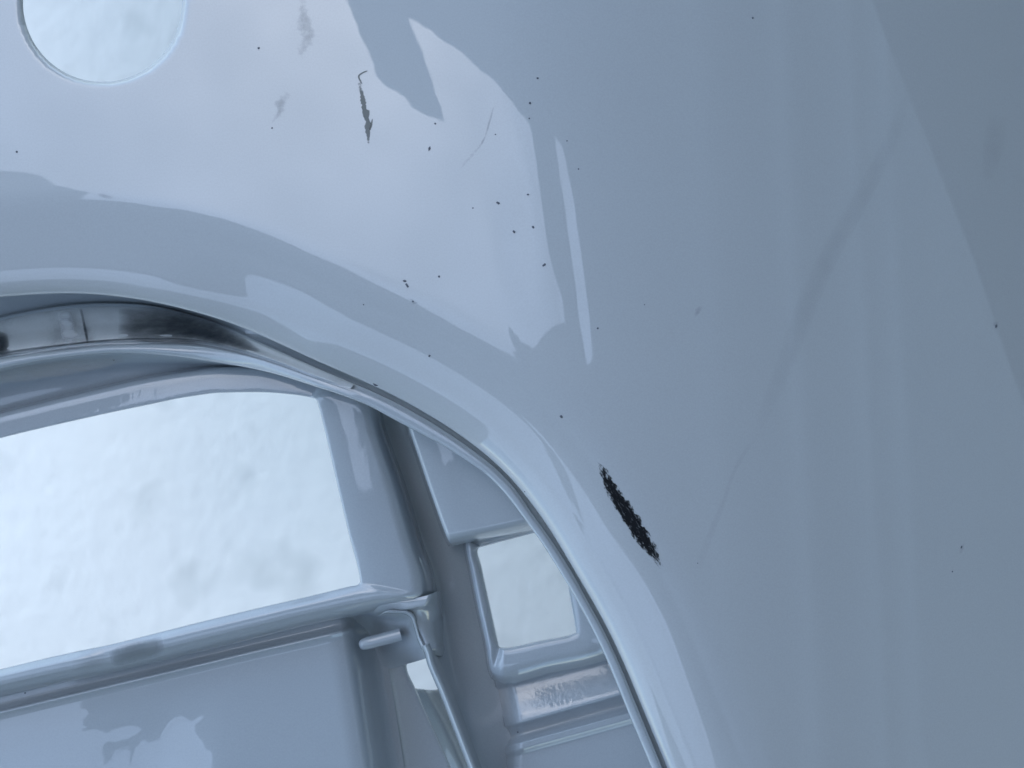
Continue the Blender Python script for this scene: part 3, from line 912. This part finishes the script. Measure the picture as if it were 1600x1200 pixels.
    roof_out = [(-0.9, 2.9), (-0.62, 1.6), (-0.41, .95), (-.38, .87), (-.34, .77), (-.28, .73), (-.24, .69), (-.17, .66), (-.21, .78), (-.24, .86), (-.27, .92),
                (-.24, .91), (-.17, .86), (-.05, .79), (.10, .74), (.29, .68), (.36, .59), (.39, .47), (.44, .34), (.52, .25), (.53, .18), (.37, .15), (.27, .12),
                (.12, .13), (.06, .14), (.02, -.02), (-.10, -.20), (-.26, -.24), (-.39, -.26), (-.42, -.15), (-.54, 0), (-.70, .07), (-.81, .12), (-.97, .02),
                (-1.08, .05), (-1.06, .29), (-1.11, .47), (-1.17, .52), (-1.27, .53), (-1.6, .45), (-1.95, .42), (-2.0, -.88), (-1.5, -.85), (-1.1, -.9), (-1.1, -1.25),
                (-1.0, -1.38), (-.95, -1.36), (-.8, -1.2), (-.45, -1.18), (.12, -1.10), (.16, -1.5), (.10, -2.6), (.2, -5), (5, -5), (6, -16), (34, -16), (34, 10), (6, 6)]
    roof_gap = [(.47, .65), (.55, .62), (.625, .48), (.67, .35), (.725, .21), (.745, .10), (.68, .07), (.63, .19), (.58, .32), (.53, .48), (.48, .59)]  # gap cut to mirror as a thin bright streak
    def ragged(poly, lim, amp, depth=3):
        rr_ = random.Random(5)
        out = []
        for i in range(len(poly)):
            a, b_ = poly[i], poly[(i + 1) % len(poly)]
            seg = [a, b_]
            if all(lim[0] < p[0] < lim[1] and lim[2] < p[1] < lim[3] for p in (a, b_)):
                for d_ in range(depth):
                    ns_ = [seg[0]]
                    for p, q in zip(seg[:-1], seg[1:]):
                        L = math.hypot(q[0] - p[0], q[1] - p[1])
                        k_ = rr_.uniform(-1, 1) * min(amp, L * 0.22)
                        ns_ += [((p[0] + q[0]) / 2 - (q[1] - p[1]) / max(L, 1e-6) * k_, (p[1] + q[1]) / 2 + (q[0] - p[0]) / max(L, 1e-6) * k_), q]
                    seg = ns_
            out += seg[:-1]
        return out
    roof_out = ragged(roof_out, (-2.1, .9, -1.7, .15), 0.014)
    roof_out = ragged(roof_out, (-.7, .9, .1, 1.0), 0.004, 2)
    roof_gap = ragged(roof_gap, (-2, 2, -2, 2), 0.004, 2)
    roof = slab('added_roof', [roof_out, roof_gap], HB + 2.4, 0.05, M_roof)  # added out of view; outline set by the dark shapes it mirrors
    tag(roof, 'grey ragged-edged unseen roof, added and shaped to mirror as dark shapes in the gloss paint', 'roof')

    def wall(name, pts, h, t=0.12):
        bm = bmesh.new()
        for (x0, y0), (x1, y1) in zip(pts[:-1], pts[1:]):
            d_ = Vector((x1 - x0, y1 - y0)).normalized(); nrm_ = Vector((-d_.y, d_.x)) * t
            q = [(x0, y0), (x1, y1), (x1 + nrm_.x, y1 + nrm_.y), (x0 + nrm_.x, y0 + nrm_.y)]
            lo = [bm.verts.new((x, y, -0.1)) for x, y in q]; hi = [bm.verts.new((x, y, h)) for x, y in q]
            bm.faces.new(lo[::-1]); bm.faces.new(hi)
            for i in range(4): bm.faces.new((lo[i], lo[(i + 1) % 4], hi[(i + 1) % 4], hi[i]))
        me = bpy.data.meshes.new(name); bm.to_mesh(me); bm.free(); me.materials.append(M_wall)
        o = bpy.data.objects.new(name, me); col.objects.link(o)
        return o
    # added unseen wall, its raking top shaped to mirror as a darker wedge
    top = [(-3.0, 0.12), (-0.6, 0.30), (0.0, .45), (.18, .58), (.77, .97), (1.4, 1.5), (2.2, 2.24), (2.36, 2.39), (3.9, 2.39)]
    bm = bmesh.new()
    for xx in (5.3, 5.42):
        vs = [bm.verts.new((xx, y, HB + z)) for y, z in top] + [bm.verts.new((xx, 3.9, -0.1)), bm.verts.new((xx, -3.0, -0.1))]
        bm.faces.new(vs)
    fa, fb = bm.faces[:] if hasattr(bm.faces, 'ensure_lookup_table') else (None, None)
    va, vb = list(fa.verts), list(fb.verts)
    for k_ in range(len(va)):
        bm.faces.new((va[k_], va[(k_ + 1) % len(va)], vb[(k_ + 1) % len(va)], vb[k_]))
    bmesh.ops.recalc_face_normals(bm, faces=bm.faces[:])
    me = bpy.data.meshes.new('added_wedge_wall'); bm.to_mesh(me); bm.free(); me.materials.append(M_wall)
    hw = bpy.data.objects.new('added_wedge_wall', me); col.objects.link(hw)
    tag(hw, 'unseen dark wall with a raking top edge, added to mirror as a darker wedge', 'wall')
    tag(wall('added_band_wall', [(.3, -2.05), (-1.6, -2.15), (-2.6, -3.4)], HB + 2.39), 'unseen dark wall, added to bound the bright band mirrored on the flange', 'wall')  # added for the lower edge of the bright band on the flange
